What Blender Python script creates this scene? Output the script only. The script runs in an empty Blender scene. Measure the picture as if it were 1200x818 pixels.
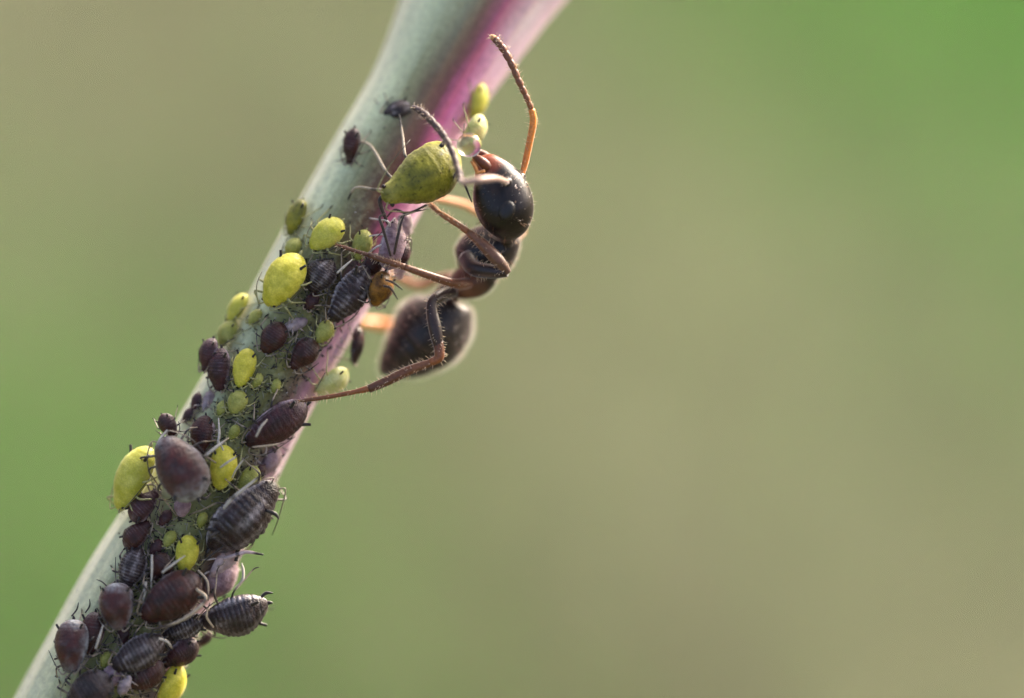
# Macro scene: an ant tending aphids on a plant stem.   1 Blender unit = 1 mm
import bpy, math, random
import numpy as np
from mathutils import Vector, Matrix, noise as mnoise

scene = bpy.context.scene
V = Vector
rad = math.radians

# ------------------------------------------------------------------ camera
PPM = 65.0                      # picture pixels per mm in the plane of focus
WD = 150.0                      # working distance of the lens
PITCH = rad(30)                 # the camera looks down at the turf behind
RT = V((1, 0, 0)); FW = V((0, math.cos(PITCH), -math.sin(PITCH))); UP = V((0, math.sin(PITCH), math.cos(PITCH)))
BACK = 250.0                    # from the plane of focus to the ground behind
O = V((0, 0, BACK * math.sin(PITCH)))
cam_d = bpy.data.cameras.new('camera'); cam = bpy.data.objects.new('camera', cam_d)
scene.collection.objects.link(cam); scene.camera = cam
cam.location = O - FW * WD
cam.rotation_euler = (math.pi / 2 - PITCH, 0, 0)
cam_d.sensor_width = 36.0
cam_d.lens = 36.0 * WD / (1200 / PPM)
cam_d.clip_start = 1.0; cam_d.clip_end = 200000.0
APERTURE = 13.0                 # entrance pupil in mm
cam_d.dof.use_dof = True
cam_d.dof.focus_distance = WD
cam_d.dof.aperture_fstop = cam_d.lens * 1e-3 / APERTURE

# ------------------------------------------------------------------ light
SUN_DIR = (RT * 0.52 + V((0, 0, 1)) * 0.46 + V((0, 1, 0)) * 0.72).normalized()   # towards the sun: behind, right, above
sun_el = math.asin(SUN_DIR.z); sun_az = math.atan2(SUN_DIR.x, SUN_DIR.y)
world = bpy.data.worlds.new('World'); scene.world = world; world.use_nodes = True
nt = world.node_tree
sky = nt.nodes.new('ShaderNodeTexSky'); sky.sky_type = 'NISHITA'; sky.sun_disc = False
sky.sun_elevation = sun_el; sky.sun_rotation = sun_az
sky.air_density = 0.7; sky.dust_density = 10.0; sky.ozone_density = 0.0
bg = nt.nodes['Background']; bg.inputs['Strength'].default_value = 0.15
nt.links.new(sky.outputs[0], bg.inputs['Color'])
sd = bpy.data.lights.new('sun', 'SUN'); sd.energy = 3.2; sd.angle = rad(45); sd.color = (1.0, 0.93, 0.84)
so = bpy.data.objects.new('sun', sd); scene.collection.objects.link(so)
so.rotation_euler = (-SUN_DIR).to_track_quat('-Z', 'Y').to_euler()
so.location = O + SUN_DIR * 500
vs = scene.view_settings
vs.view_transform = 'Standard'; vs.look = 'None'; vs.gamma = 1.0; vs.exposure = 1.75
scene.cycles.use_denoising = True
scene.cycles.max_bounces = 8; scene.cycles.volume_bounces = 2; scene.cycles.transparent_max_bounces = 8
scene.cycles.caustics_reflective = False; scene.cycles.caustics_refractive = False
scene.cycles.sample_clamp_indirect = 4.0

# ------------------------------------------------------------------ helpers
def at(px, py, d=0.0):
    """the point seen at a pixel of the 1200x818 picture, d mm behind the plane of focus"""
    k = (WD + d) / WD
    return O + (RT * ((px - 600) / PPM) + UP * ((409 - py) / PPM)) * k + FW * d
def link(o, parent=None):
    scene.collection.objects.link(o)
    if parent is not None: o.parent = parent
    return o
def mesh(name, verts, faces, mats=None, smooth=True, attrs=None, fmat=None):
    me = bpy.data.meshes.new(name)
    me.from_pydata([tuple(v) for v in verts], [], faces)
    for m in (mats or []): me.materials.append(m)
    if smooth: me.polygons.foreach_set('use_smooth', [True] * len(me.polygons))
    if fmat is not None: me.polygons.foreach_set('material_index', fmat)
    for k, vals in (attrs or {}).items():
        if len(vals) and isinstance(vals[0], (tuple, list)):
            a = me.attributes.new(k, 'FLOAT_COLOR', 'POINT')
            a.data.foreach_set('color', [c for v in vals for c in (v[0], v[1], v[2], 1.0)])
        else:
            a = me.attributes.new(k, 'FLOAT', 'POINT'); a.data.foreach_set('value', list(vals))
    me.update()
    return me
def obj(name, me, parent=None):
    return link(bpy.data.objects.new(name, me), parent)
def empty(name, loc):
    o = bpy.data.objects.new(name, None); o.empty_display_size = 0.2; o.location = loc
    return link(o)
def tag(o, label=None, cat=None, group=None, kind=None):
    if label: o['label'] = label
    if cat: o['category'] = cat
    if group: o['group'] = group
    if kind: o['kind'] = kind
    return o
class Geo:
    """collects several shapes of ONE part, with a colour per vertex"""
    def __init__(s): s.v = []; s.f = []; s.c = []
    def add(s, verts, faces, cols):
        b = len(s.v); s.v += [tuple(v) for v in verts]
        s.f += [tuple(i + b for i in f) for f in faces]
        s.c += cols if isinstance(cols, list) else [cols] * len(verts)
    def build(s, name, mat, parent=None, kind=None):
        o = obj(name, mesh(name, s.v, s.f, [mat], attrs={'tint': s.c}), parent)
        if kind: o['kind'] = kind
        return o
def spline(pts, n):
    """Catmull-Rom through tuples of any length"""
    P = [np.array(p, float) for p in pts]
    P = [2 * P[0] - P[1]] + P + [2 * P[-1] - P[-2]]
    out = []; m = len(P) - 3
    for i in range(n):
        u = i / (n - 1) * m; k = min(int(u), m - 1); t = u - k
        a, b, c, d = P[k:k + 4]
        out.append(0.5 * ((2 * b) + (c - a) * t + (2 * a - 5 * b + 4 * c - d) * t * t + (3 * b - a - 3 * c + d) * t ** 3))
    return out
def loft(cen, ra, rb, bdir, n=12, power=2.0):
    """closed tube: ring centres, half sizes across (ra) and along bdir (rb), capped"""
    vs, fs = [], []
    m = len(cen)
    for i, c in enumerate(cen):
        t = (cen[min(i + 1, m - 1)] - cen[max(i - 1, 0)])
        t = t.normalized() if t.length > 1e-9 else V((0, 0, 1))
        b = (bdir - t * bdir.dot(t))
        b = b.normalized() if b.length > 1e-4 else t.orthogonal().normalized()
        a = b.cross(t).normalized()
        for j in range(n):
            th = 2 * math.pi * j / n
            ca, sa = math.cos(th), math.sin(th)
            if power != 2.0:
                ca = math.copysign(abs(ca) ** (2 / power), ca); sa = math.copysign(abs(sa) ** (2 / power), sa)
            vs.append(c + a * (ra[i] * ca) + b * (rb[i] * sa))
    for i in range(m - 1):
        for j in range(n):
            k = (j + 1) % n
            fs.append((i * n + j, i * n + k, (i + 1) * n + k, (i + 1) * n + j))
    fs.append(tuple(range(n - 1, -1, -1))); fs.append(tuple((m - 1) * n + j for j in range(n)))
    return vs, fs
def tube(pts, rr, n=7, ref=None):
    pts = [V(p) for p in pts]
    r = V(ref) if ref is not None else FW
    return loft(pts, rr, rr, r, n)
def smooth_tube(pts, rr, steps, n=7, ref=None):
    s = spline([tuple(p) + (r,) for p, r in zip([V(p) for p in pts], rr)], steps)
    return tube([V(q[:3]) for q in s], [max(q[3], 0.0008) for q in s], n, ref), s
def lerp3(a, b, t): return tuple(a[i] + (b[i] - a[i]) * t for i in range(3))
def ico(r, c, sub=2, sc=(1, 1, 1)):
    import bmesh
    bm = bmesh.new(); bmesh.ops.create_icosphere(bm, subdivisions=sub, radius=1.0)
    vs = [V((v.co.x * r * sc[0], v.co.y * r * sc[1], v.co.z * r * sc[2])) + V(c) for v in bm.verts]
    fs = [tuple(v.index for v in f.verts) for f in bm.faces]
    bm.free(); return vs, fs

# ------------------------------------------------------------------ materials
class MT:
    def __init__(s, name):
        s.m = bpy.data.materials.new(name); s.m.use_nodes = True
        s.t = s.m.node_tree; s.n = s.t.nodes; s.b = s.n['Principled BSDF']; s.out = s.n['Material Output']
    def new(s, typ, **kw):
        nd = s.n.new(typ)
        for k, v in kw.items():
            if k in nd.inputs: nd.inputs[k].default_value = v
            else: setattr(nd, k, v)
        return nd
    def link(s, a, b): s.t.links.new(a, b)
    def set(s, **kw):
        for k, v in kw.items(): s.b.inputs[k.replace('_', ' ')].default_value = v
        return s
    def attr(s, name): return s.new('ShaderNodeAttribute', attribute_name=name)
    def coord(s): return s.new('ShaderNodeTexCoord').outputs['Object']
    def noise(s, scale, detail=4.0, rough=0.55, vec=None):
        nd = s.new('ShaderNodeTexNoise'); nd.inputs['Scale'].default_value = scale
        nd.inputs['Detail'].default_value = detail; nd.inputs['Roughness'].default_value = rough
        s.link(vec if vec is not None else s.coord(), nd.inputs['Vector']); return nd.outputs['Fac']
    def ramp(s, fac, stops):
        nd = s.new('ShaderNodeValToRGB'); e = nd.color_ramp.elements
        while len(e) < len(stops): e.new(0.5)
        for x, (p, c) in zip(e, stops): x.position = p; x.color = (*c, 1) if len(c) == 3 else c
        s.link(fac, nd.inputs['Fac']); return nd.outputs['Color']
    def mix(s, fac, a, b, blend='MIX'):
        nd = s.new('ShaderNodeMix', data_type='RGBA', blend_type=blend)
        for sock, v in ((nd.inputs[0], fac), (nd.inputs[6], a), (nd.inputs[7], b)):
            if hasattr(v, 'links'): s.link(v, sock)
            elif isinstance(v, tuple): sock.default_value = (*v[:3], 1)
            else: sock.default_value = v
        return nd.outputs[2]
    def math(s, op, a, b=0.0):
        nd = s.new('ShaderNodeMath', operation=op); nd.use_clamp = False
        for sock, v in ((nd.inputs[0], a), (nd.inputs[1], b)):
            if hasattr(v, 'links'): s.link(v, sock)
            else: sock.default_value = v
        return nd.outputs[0]
    def bump(s, h, strength, dist):
        nd = s.new('ShaderNodeBump'); nd.inputs['Strength'].default_value = strength; nd.inputs['Distance'].default_value = dist
        s.link(h, nd.inputs['Height']); s.link(nd.outputs[0], s.b.inputs['Normal']); return nd

def mat_tinted(name, rough=0.5, spec=0.5, sheen=0.0, var=0.25, scale=20, sss=0.0, bump=0.0, transl=0.0):
    """colour comes from the 'tint' attribute, broken up by fine noise"""
    m = MT(name); a = m.attr('tint').outputs['Color']
    f = m.noise(scale, 4)
    c = m.mix(1.0, a, m.ramp(f, [(0.3, (1 - var,) * 3), (0.7, (1 + var,) * 3)]), 'MULTIPLY')
    m.link(c, m.b.inputs['Base Color'])
    m.set(Roughness=rough, Specular_IOR_Level=spec, Sheen_Weight=sheen, Sheen_Roughness=0.35)
    if sss: m.set(Subsurface_Weight=sss, Subsurface_Scale=0.05, Subsurface_Radius=(1.0, 0.7, 0.3))
    if bump: m.bump(m.noise(scale * 2, 3), bump, 0.01)
    if transl:
        tr = m.new('ShaderNodeBsdfTranslucent'); m.link(c, tr.inputs['Color'])
        mx = m.new('ShaderNodeMixShader'); mx.inputs[0].default_value = transl
        m.link(m.b.outputs[0], mx.inputs[1]); m.link(tr.outputs[0], mx.inputs[2]); m.link(mx.outputs[0], m.out.inputs['Surface'])
    return m.m

def mat_body(name, c1, c2, wax=(0.5, 0.48, 0.5), waxamt=1.0, rough=0.5, sss=0.0, sheen=0.10, bump=0.5, speck=0.0, scale=14, coat=0.06):
    """aphid skin: two tones, waxy bloom and pale margins where the 'wax' attribute says, fine reticulate grain"""
    m = MT(name); co = m.coord()
    oi = m.new('ShaderNodeObjectInfo')
    mv = m.new('ShaderNodeVectorMath', operation='ADD'); m.link(co, mv.inputs[0])
    cv = m.new('ShaderNodeCombineXYZ'); m.link(m.math('MULTIPLY', oi.outputs['Random'], 50.0), cv.inputs[0]); m.link(cv.outputs[0], mv.inputs[1])
    vec = mv.outputs[0]
    base = m.ramp(m.noise(scale * 0.35, 5, 0.6, vec), [(0.36, c1), (0.66, c2)])
    vo = m.new('ShaderNodeTexVoronoi'); vo.inputs['Scale'].default_value = scale * 2.2; m.link(vec, vo.inputs['Vector'])
    base = m.mix(0.35, base, m.ramp(vo.outputs['Distance'], [(0.0, (1.25,) * 3), (0.7, (0.6,) * 3)]), 'MULTIPLY')
    if speck:
        sp = m.ramp(m.noise(scale * 1.6, 2, 0.5, vec), [(0.62, (0, 0, 0)), (0.72, (speck,) * 3)])
        base = m.mix(sp, base, tuple(x * 0.25 for x in c1))
    w = m.attr('wax').outputs['Fac']
    br = m.ramp(m.noise(scale * 0.9, 6, 0.7, vec), [(0.34, (0.12,) * 3), (0.68, (1,) * 3)])
    wf = m.math('MULTIPLY', m.math('MULTIPLY', w, br), waxamt)
    wf = m.math('MINIMUM', wf, 0.92)
    m.link(m.mix(wf, base, wax), m.b.inputs['Base Color'])
    m.link(m.math('ADD', m.math('MULTIPLY', wf, 0.3), rough), m.b.inputs['Roughness'])
    m.set(Specular_IOR_Level=0.32, Coat_Weight=coat, Coat_Roughness=0.16, Sheen_Weight=sheen, Sheen_Roughness=0.3, Sheen_Tint=(1, 0.93, 0.97, 1))
    if sss: m.set(Subsurface_Weight=sss, Subsurface_Scale=0.26, Subsurface_Radius=(1.0, 0.8, 0.25))
    h = m.math('ADD', m.math('MULTIPLY', vo.outputs['Distance'], -0.6), m.noise(scale * 1.3, 5, 0.65, vec))
    m.bump(h, bump, 0.02)
    return m.m

BODY = {
    'black': mat_body('aphid_black', (0.0065, 0.003, 0.0035), (0.028, 0.010, 0.012), wax=(0.74, 0.68, 0.72), waxamt=0.95, rough=0.30, bump=0.9),
    'maroon': mat_body('aphid_maroon', (0.016, 0.0026, 0.0020), (0.060, 0.009, 0.006), wax=(0.62, 0.56, 0.58), waxamt=0.8, rough=0.45, sheen=0.05, bump=0.6),
    'purple': mat_body('aphid_purple', (0.020, 0.0040, 0.0055), (0.068, 0.016, 0.019), wax=(0.68, 0.56, 0.64), waxamt=0.85, rough=0.45, sheen=0.08, bump=0.7),
    'waxy': mat_body('aphid_waxy', (0.026, 0.0042, 0.0030), (0.080, 0.013, 0.009), wax=(0.52, 0.56, 0.60), waxamt=0.95, rough=0.34, sheen=0.08, bump=0.6),
    'yellow': mat_body('aphid_yellow', (0.50, 0.47, 0.030), (0.80, 0.73, 0.11), wax=(0.75, 0.75, 0.4), waxamt=0.25, rough=0.5, sss=0.6, sheen=0.3, bump=0.22),
    'lime': mat_body('aphid_lime', (0.46, 0.46, 0.040), (0.66, 0.63, 0.12), wax=(0.75, 0.75, 0.5), waxamt=0.4, rough=0.5, sss=0.6, sheen=0.3, bump=0.22),
    'olive': mat_body('aphid_olive', (0.10, 0.105, 0.010), (0.33, 0.31, 0.030), wax=(0.66, 0.60, 0.20), waxamt=0.7, rough=0.42, sss=0.3, sheen=0.2, bump=0.45, speck=0.9, scale=9),
    'pale': mat_body('aphid_pale_green', (0.25, 0.27, 0.045), (0.44, 0.44, 0.12), wax=(0.62, 0.65, 0.4), waxamt=0.4, rough=0.55, sss=0.3, sheen=0.3, bump=0.4),
    'milky': mat_body('aphid_milky', (0.52, 0.56, 0.20), (0.74, 0.74, 0.40), wax=(0.8, 0.8, 0.6), waxamt=0.4, rough=0.5, sss=0.8, sheen=0.3, bump=0.2),
    'amber':  mat_body('aphid_amber', (0.08, 0.032, 0.004), (0.34, 0.15, 0.014), wax=(0.4, 0.3, 0.15), waxamt=0.3, rough=0.4, sss=0.2, sheen=0.2, bump=0.4),
    'mauve':  mat_body('aphid_mauve', (0.18, 0.10, 0.12), (0.46, 0.33, 0.37), wax=(0.7, 0.62, 0.68), waxamt=0.9, rough=0.6, sss=0.2, sheen=0.4, bump=0.4),
}
M_LIMB = mat_tinted('aphid_limb', rough=0.45, sheen=0.2, var=0.25, scale=25)
M_EYE = mat_tinted('aphid_eye', rough=0.28, var=0.05)
_e = M_EYE.node_tree; _vo = _e.nodes.new('ShaderNodeTexVoronoi'); _vo.inputs['Scale'].default_value = 55; _bp = _e.nodes.new('ShaderNodeBump'); _bp.inputs['Strength'].default_value = 0.5; _bp.inputs['Distance'].default_value = 0.01
_tc = _e.nodes.new('ShaderNodeTexCoord'); _e.links.new(_tc.outputs['Object'], _vo.inputs['Vector']); _e.links.new(_vo.outputs['Distance'], _bp.inputs['Height']); _e.links.new(_bp.outputs[0], _e.nodes['Principled BSDF'].inputs['Normal'])
M_ANTLEG = mat_tinted('ant_leg', rough=0.38, sheen=0.35, var=0.3, scale=18, sss=0.15, bump=0.3)
M_HAIR = mat_tinted('bristle', rough=0.5, sheen=0.3, var=0.1, transl=1.0)
M_SKIN = mat_tinted('shed_skin', rough=0.6, sheen=0.5, var=0.35, scale=9, transl=0.35, bump=0.5)
M_GRASS = mat_tinted('turf', rough=0.55, var=0.3, scale=0.15, transl=0.45)

def ant_material():
    m = MT('ant_cuticle'); a = m.attr('tint').outputs['Color']
    co = m.coord()
    c = m.mix(1.0, a, m.ramp(m.noise(6, 6, 0.65), [(0.3, (0.65,) * 3), (0.7, (1.35,) * 3)]), 'MULTIPLY')
    m.link(c, m.b.inputs['Base Color'])
    m.set(Roughness=0.30, Specular_IOR_Level=0.34, Coat_Weight=0.12, Coat_Roughness=0.2, Sheen_Weight=0.08, Sheen_Roughness=0.1, Sheen_Tint=(1.0, 0.9, 0.95, 1))
    vo = m.new('ShaderNodeTexVoronoi'); vo.inputs['Scale'].default_value = 38; m.link(co, vo.inputs['Vector'])
    m.bump(m.math('ADD', vo.outputs['Distance'], m.math('MULTIPLY', m.noise(14, 4), 0.6)), 0.3, 0.012)
    return m.m
M_ANT = ant_material()

def stem_material():
    m = MT('stem_skin')
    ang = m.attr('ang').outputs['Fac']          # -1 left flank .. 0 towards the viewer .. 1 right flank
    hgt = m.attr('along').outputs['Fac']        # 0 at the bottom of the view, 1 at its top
    co = m.coord()
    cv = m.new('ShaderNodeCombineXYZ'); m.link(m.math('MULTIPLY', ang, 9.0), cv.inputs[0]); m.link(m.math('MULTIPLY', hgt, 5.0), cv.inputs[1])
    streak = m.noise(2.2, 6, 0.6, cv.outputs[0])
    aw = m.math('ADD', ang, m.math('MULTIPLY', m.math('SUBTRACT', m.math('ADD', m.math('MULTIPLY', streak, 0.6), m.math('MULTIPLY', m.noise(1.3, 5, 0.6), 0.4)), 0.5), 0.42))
    aw = m.math('ADD', m.math('MULTIPLY', aw, 0.5), 0.5)  # ramps below: the stem's own colours, with backlit rim brightness painted into both flanks
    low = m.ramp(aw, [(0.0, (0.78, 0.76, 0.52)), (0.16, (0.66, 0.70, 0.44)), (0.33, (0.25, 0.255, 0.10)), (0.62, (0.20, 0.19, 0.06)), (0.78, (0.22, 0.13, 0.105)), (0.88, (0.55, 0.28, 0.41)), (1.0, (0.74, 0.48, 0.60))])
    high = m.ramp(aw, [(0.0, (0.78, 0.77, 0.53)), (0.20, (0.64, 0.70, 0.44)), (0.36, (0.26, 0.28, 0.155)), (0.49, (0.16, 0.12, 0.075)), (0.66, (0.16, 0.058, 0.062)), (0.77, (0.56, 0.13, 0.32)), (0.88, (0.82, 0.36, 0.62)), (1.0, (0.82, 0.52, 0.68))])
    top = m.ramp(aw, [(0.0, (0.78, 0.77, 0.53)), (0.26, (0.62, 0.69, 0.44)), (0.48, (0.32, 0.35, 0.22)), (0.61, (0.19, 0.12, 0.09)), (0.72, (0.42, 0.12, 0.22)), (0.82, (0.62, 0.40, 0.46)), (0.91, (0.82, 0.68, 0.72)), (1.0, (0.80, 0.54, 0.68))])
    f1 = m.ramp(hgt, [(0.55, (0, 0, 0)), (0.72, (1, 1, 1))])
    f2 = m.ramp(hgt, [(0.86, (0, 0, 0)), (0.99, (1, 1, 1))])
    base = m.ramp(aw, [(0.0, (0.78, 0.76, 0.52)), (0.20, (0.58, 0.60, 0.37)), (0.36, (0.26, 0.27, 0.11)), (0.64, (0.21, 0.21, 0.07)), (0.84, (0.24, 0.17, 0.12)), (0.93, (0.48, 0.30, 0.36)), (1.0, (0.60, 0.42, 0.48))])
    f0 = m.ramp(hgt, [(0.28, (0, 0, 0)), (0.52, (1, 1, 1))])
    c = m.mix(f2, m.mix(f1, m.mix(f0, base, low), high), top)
    c = m.mix(0.55, c, m.ramp(m.noise(9, 8, 0.7), [(0.3, (0.6,) * 3), (0.7, (1.4,) * 3)]), 'MULTIPLY')
    # dirt and sooty specks where the colony sits
    spk = m.ramp(m.noise(7.5, 8, 0.75), [(0.60, (0, 0, 0)), (0.70, (1, 1, 1))])
    zone = m.ramp(hgt, [(0.0, (0.7,) * 3), (0.68, (0.7,) * 3), (0.8, (0,) * 3)])
    mid = m.ramp(aw, [(0.3, (0,) * 3), (0.45, (1,) * 3), (0.8, (1,) * 3), (0.9, (0,) * 3)])
    c = m.mix(m.mix(1.0, m.mix(1.0, spk, zone, 'MULTIPLY'), mid, 'MULTIPLY'), c, (0.035, 0.035, 0.022))
    mealy = m.ramp(m.noise(4.5, 9, 0.72), [(0.50, (0, 0, 0)), (0.66, (0.75,) * 3)])
    c = m.mix(m.mix(1.0, m.mix(1.0, mealy, zone, 'MULTIPLY'), mid, 'MULTIPLY'), c, (0.42, 0.43, 0.26))
    m.link(c, m.b.inputs['Base Color'])
    m.set(Roughness=0.55, Specular_IOR_Level=0.4, Sheen_Weight=0.45, Sheen_Roughness=0.35, Sheen_Tint=(1, 0.96, 0.97, 1), Subsurface_Weight=0.2, Subsurface_Scale=0.15, Subsurface_Radius=(1, 0.8, 0.5))
    m.bump(m.math('ADD', m.noise(10, 8, 0.7), m.math('MULTIPLY', streak, 0.8)), 0.4, 0.05)
    return m.m

def ground_material():
    m = MT('meadow_soil')
    c = m.ramp(m.noise(0.02, 6, 0.6), [(0.3, (0.10, 0.14, 0.04)), (0.5, (0.17, 0.16, 0.075)), (0.7, (0.23, 0.18, 0.10))])
    c = m.mix(0.5, c, m.ramp(m.noise(0.4, 6, 0.7), [(0.3, (0.5,) * 3), (0.7, (1.5,) * 3)]), 'MULTIPLY')
    m.link(c, m.b.inputs['Base Color']); m.set(Roughness=0.9, Specular_IOR_Level=0.2)
    m.bump(m.noise(0.5, 8, 0.7), 0.8, 3.0)
    return m.m

# ------------------------------------------------------------------ the meadow far behind
def build_ground():
    n = 40; R = 60000.0
    xs = [math.copysign(abs(u) ** 4, u) * R for u in np.linspace(-1, 1, n + 1)]
    vs = []; fs = []
    for y in xs:
        for x in xs:
            h = 2.0 * mnoise.noise(V((x * 0.01, y * 0.01, 0))) if abs(x) + abs(y) > 5 else 0.0
            vs.append((x, y + 200, h - 1.5))
    for j in range(n):
        for i in range(n):
            a = j * (n + 1) + i; fs.append((a, a + 1, a + n + 2, a + n + 1))
    g = obj('ground', mesh('ground', vs, fs, [ground_material()])); tag(g, kind='structure')
def ground_hit(px, py):
    p = at(px, py, 0.0); c = cam.location; d = p - V(c)
    return V(c) + d * (-c[2] / d.z)
GRASS_SPOTS = [  # where each kind of grass gathers: (pixel it is seen at, spread in mm, weight)
    ('lush', (1290, 90), 10, 14.0), ('lush', (1230, -120), 9, 4.0), ('lush', (-90, 760), 7, 1.3), ('lush', (60, 1000), 8, 1.0),
    ('lush', (500, 800), 12, 0.15), ('lush', (1000, 40), 10, 0.40), ('dry', (10, 340), 10, 0.6), ('dry', (-120, 480), 8, 0.6), ('dry', (620, 560), 12, 0.5),
    ('dry', (960, 430), 10, 1.5), ('dry', (1300, 650), 12, 2.5), ('dry', (60, -40), 11, 2.0), ('dry', (720, 260), 10, 0.4), ('dry', (1180, 900), 12, 1.2)]
def build_grass():
    rng = random.Random(11)
    spots = [(k, ground_hit(*p), s, w) for k, p, s, w in GRASS_SPOTS]
    cols = {'lush': [(0.094, 0.305, 0.038), (0.137, 0.355, 0.06)], 'plain': [(0.146, 0.135, 0.088), (0.181, 0.160, 0.114)],
            'dry': [(0.280, 0.298, 0.180), (0.356, 0.376, 0.241)]}
    G = {k: Geo() for k in cols}
    c0 = ground_hit(600, 409)
    def blade(x, y, h, w):
        wt = {'lush': 0.04, 'plain': 0.75, 'dry': 0.10}
        for k, c, s, a in spots:
            dx, dy = (x - c.x), (y - c.y) * 0.5
            wt[k] += a * math.exp(-(dx * dx + dy * dy) / (2 * s * s))
        r = rng.random() * sum(wt.values())
        for k, a in wt.items():
            r -= a
            if r <= 0: break
        az = rng.random() * 6.283; ln = rng.uniform(0.2, 1.0) * h
        sx, sy = math.cos(az + 1.57) * w / 2, math.sin(az + 1.57) * w / 2
        lx, ly = math.cos(az) * ln, math.sin(az) * ln
        p = [(x - sx, y - sy, -0.5), (x + sx, y + sy, -0.5),
             (x - sx * .8 + lx * .4, y - sy * .8 + ly * .4, h * .6), (x + sx * .8 + lx * .4, y + sy * .8 + ly * .4, h * .6), (x + lx, y + ly, h)]
        c = lerp3(cols[k][0], cols[k][1], rng.random())
        G[k].add(p, [(0, 1, 3, 2), (2, 3, 4)], c)
    for i in range(15000):
        blade(c0.x + rng.uniform(-75, 75), c0.y + rng.uniform(-115, 115), rng.uniform(5, 14), rng.uniform(1.2, 3.0))
    for i in range(6000):
        a = rng.random() * 6.283; r = 90 + 800 * rng.random() ** 1.3
        blade(c0.x + math.cos(a) * r, c0.y + math.sin(a) * r, rng.uniform(15, 35), rng.uniform(3, 8))
    nm = {'lush': ('lush_grass', 'lush bright green grass blurred far behind the stem'), 'plain': ('olive_grass', 'dull olive turf blurred across the whole background'),
          'dry': ('dry_grass', 'dry straw coloured grass blurred in tan patches behind the ant')}
    for k in G:
        o = G[k].build(nm[k][0], M_GRASS); tag(o, nm[k][1], 'grass', kind='stuff')

# ------------------------------------------------------------------ the stem
# picture y : (axis x, radius px, depth mm of the axis)
STEM = [(818, 111, 84, 1.25), (700, 168, 76, 1.2), (600, 226, 72, 1.2), (500, 280, 67, 1.2), (400, 335, 65, 1.25), (300, 390, 66, 1.35),
        (200, 446, 66, 1.6), (100, 503, 68, 1.95), (0, 557, 84, 2.4)]
SY = [s[0] for s in STEM][::-1]
def stem_par(y):
    r = STEM[::-1]
    return tuple(float(np.interp(y, SY, [s[k] for s in r])) for k in (1, 2, 3))
_ad = V((0.478, -0.878))                      # axis direction in the picture (towards the top)
def stem_frame(px, py):
    """nearest axis point: centre, radius (mm), signed offset in px (right positive), axis dir, right normal"""
    y = py
    for _ in range(8):
        x, r, d = stem_par(y)
        dy = (V((px, py)) - V((x, y))).dot(_ad) * _ad.y
        y = y + dy
        if y > 900 or y < -60: break
    x, r, d = stem_par(y)
    s = (V((px, py)) - V((x, y))).dot(V((0.878, 0.478)))
    x2, _, d2 = stem_par(y - 20); x1, _, d1 = stem_par(y + 20)
    ax = (at(x2, y - 20, d2) - at(x1, y + 20, d1)).normalized()
    pr = (RT * 0.878 - UP * 0.478); pr = (pr - ax * pr.dot(ax)).normalized()
    return at(x, y, d), r / PPM, s / PPM, ax, pr
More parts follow.
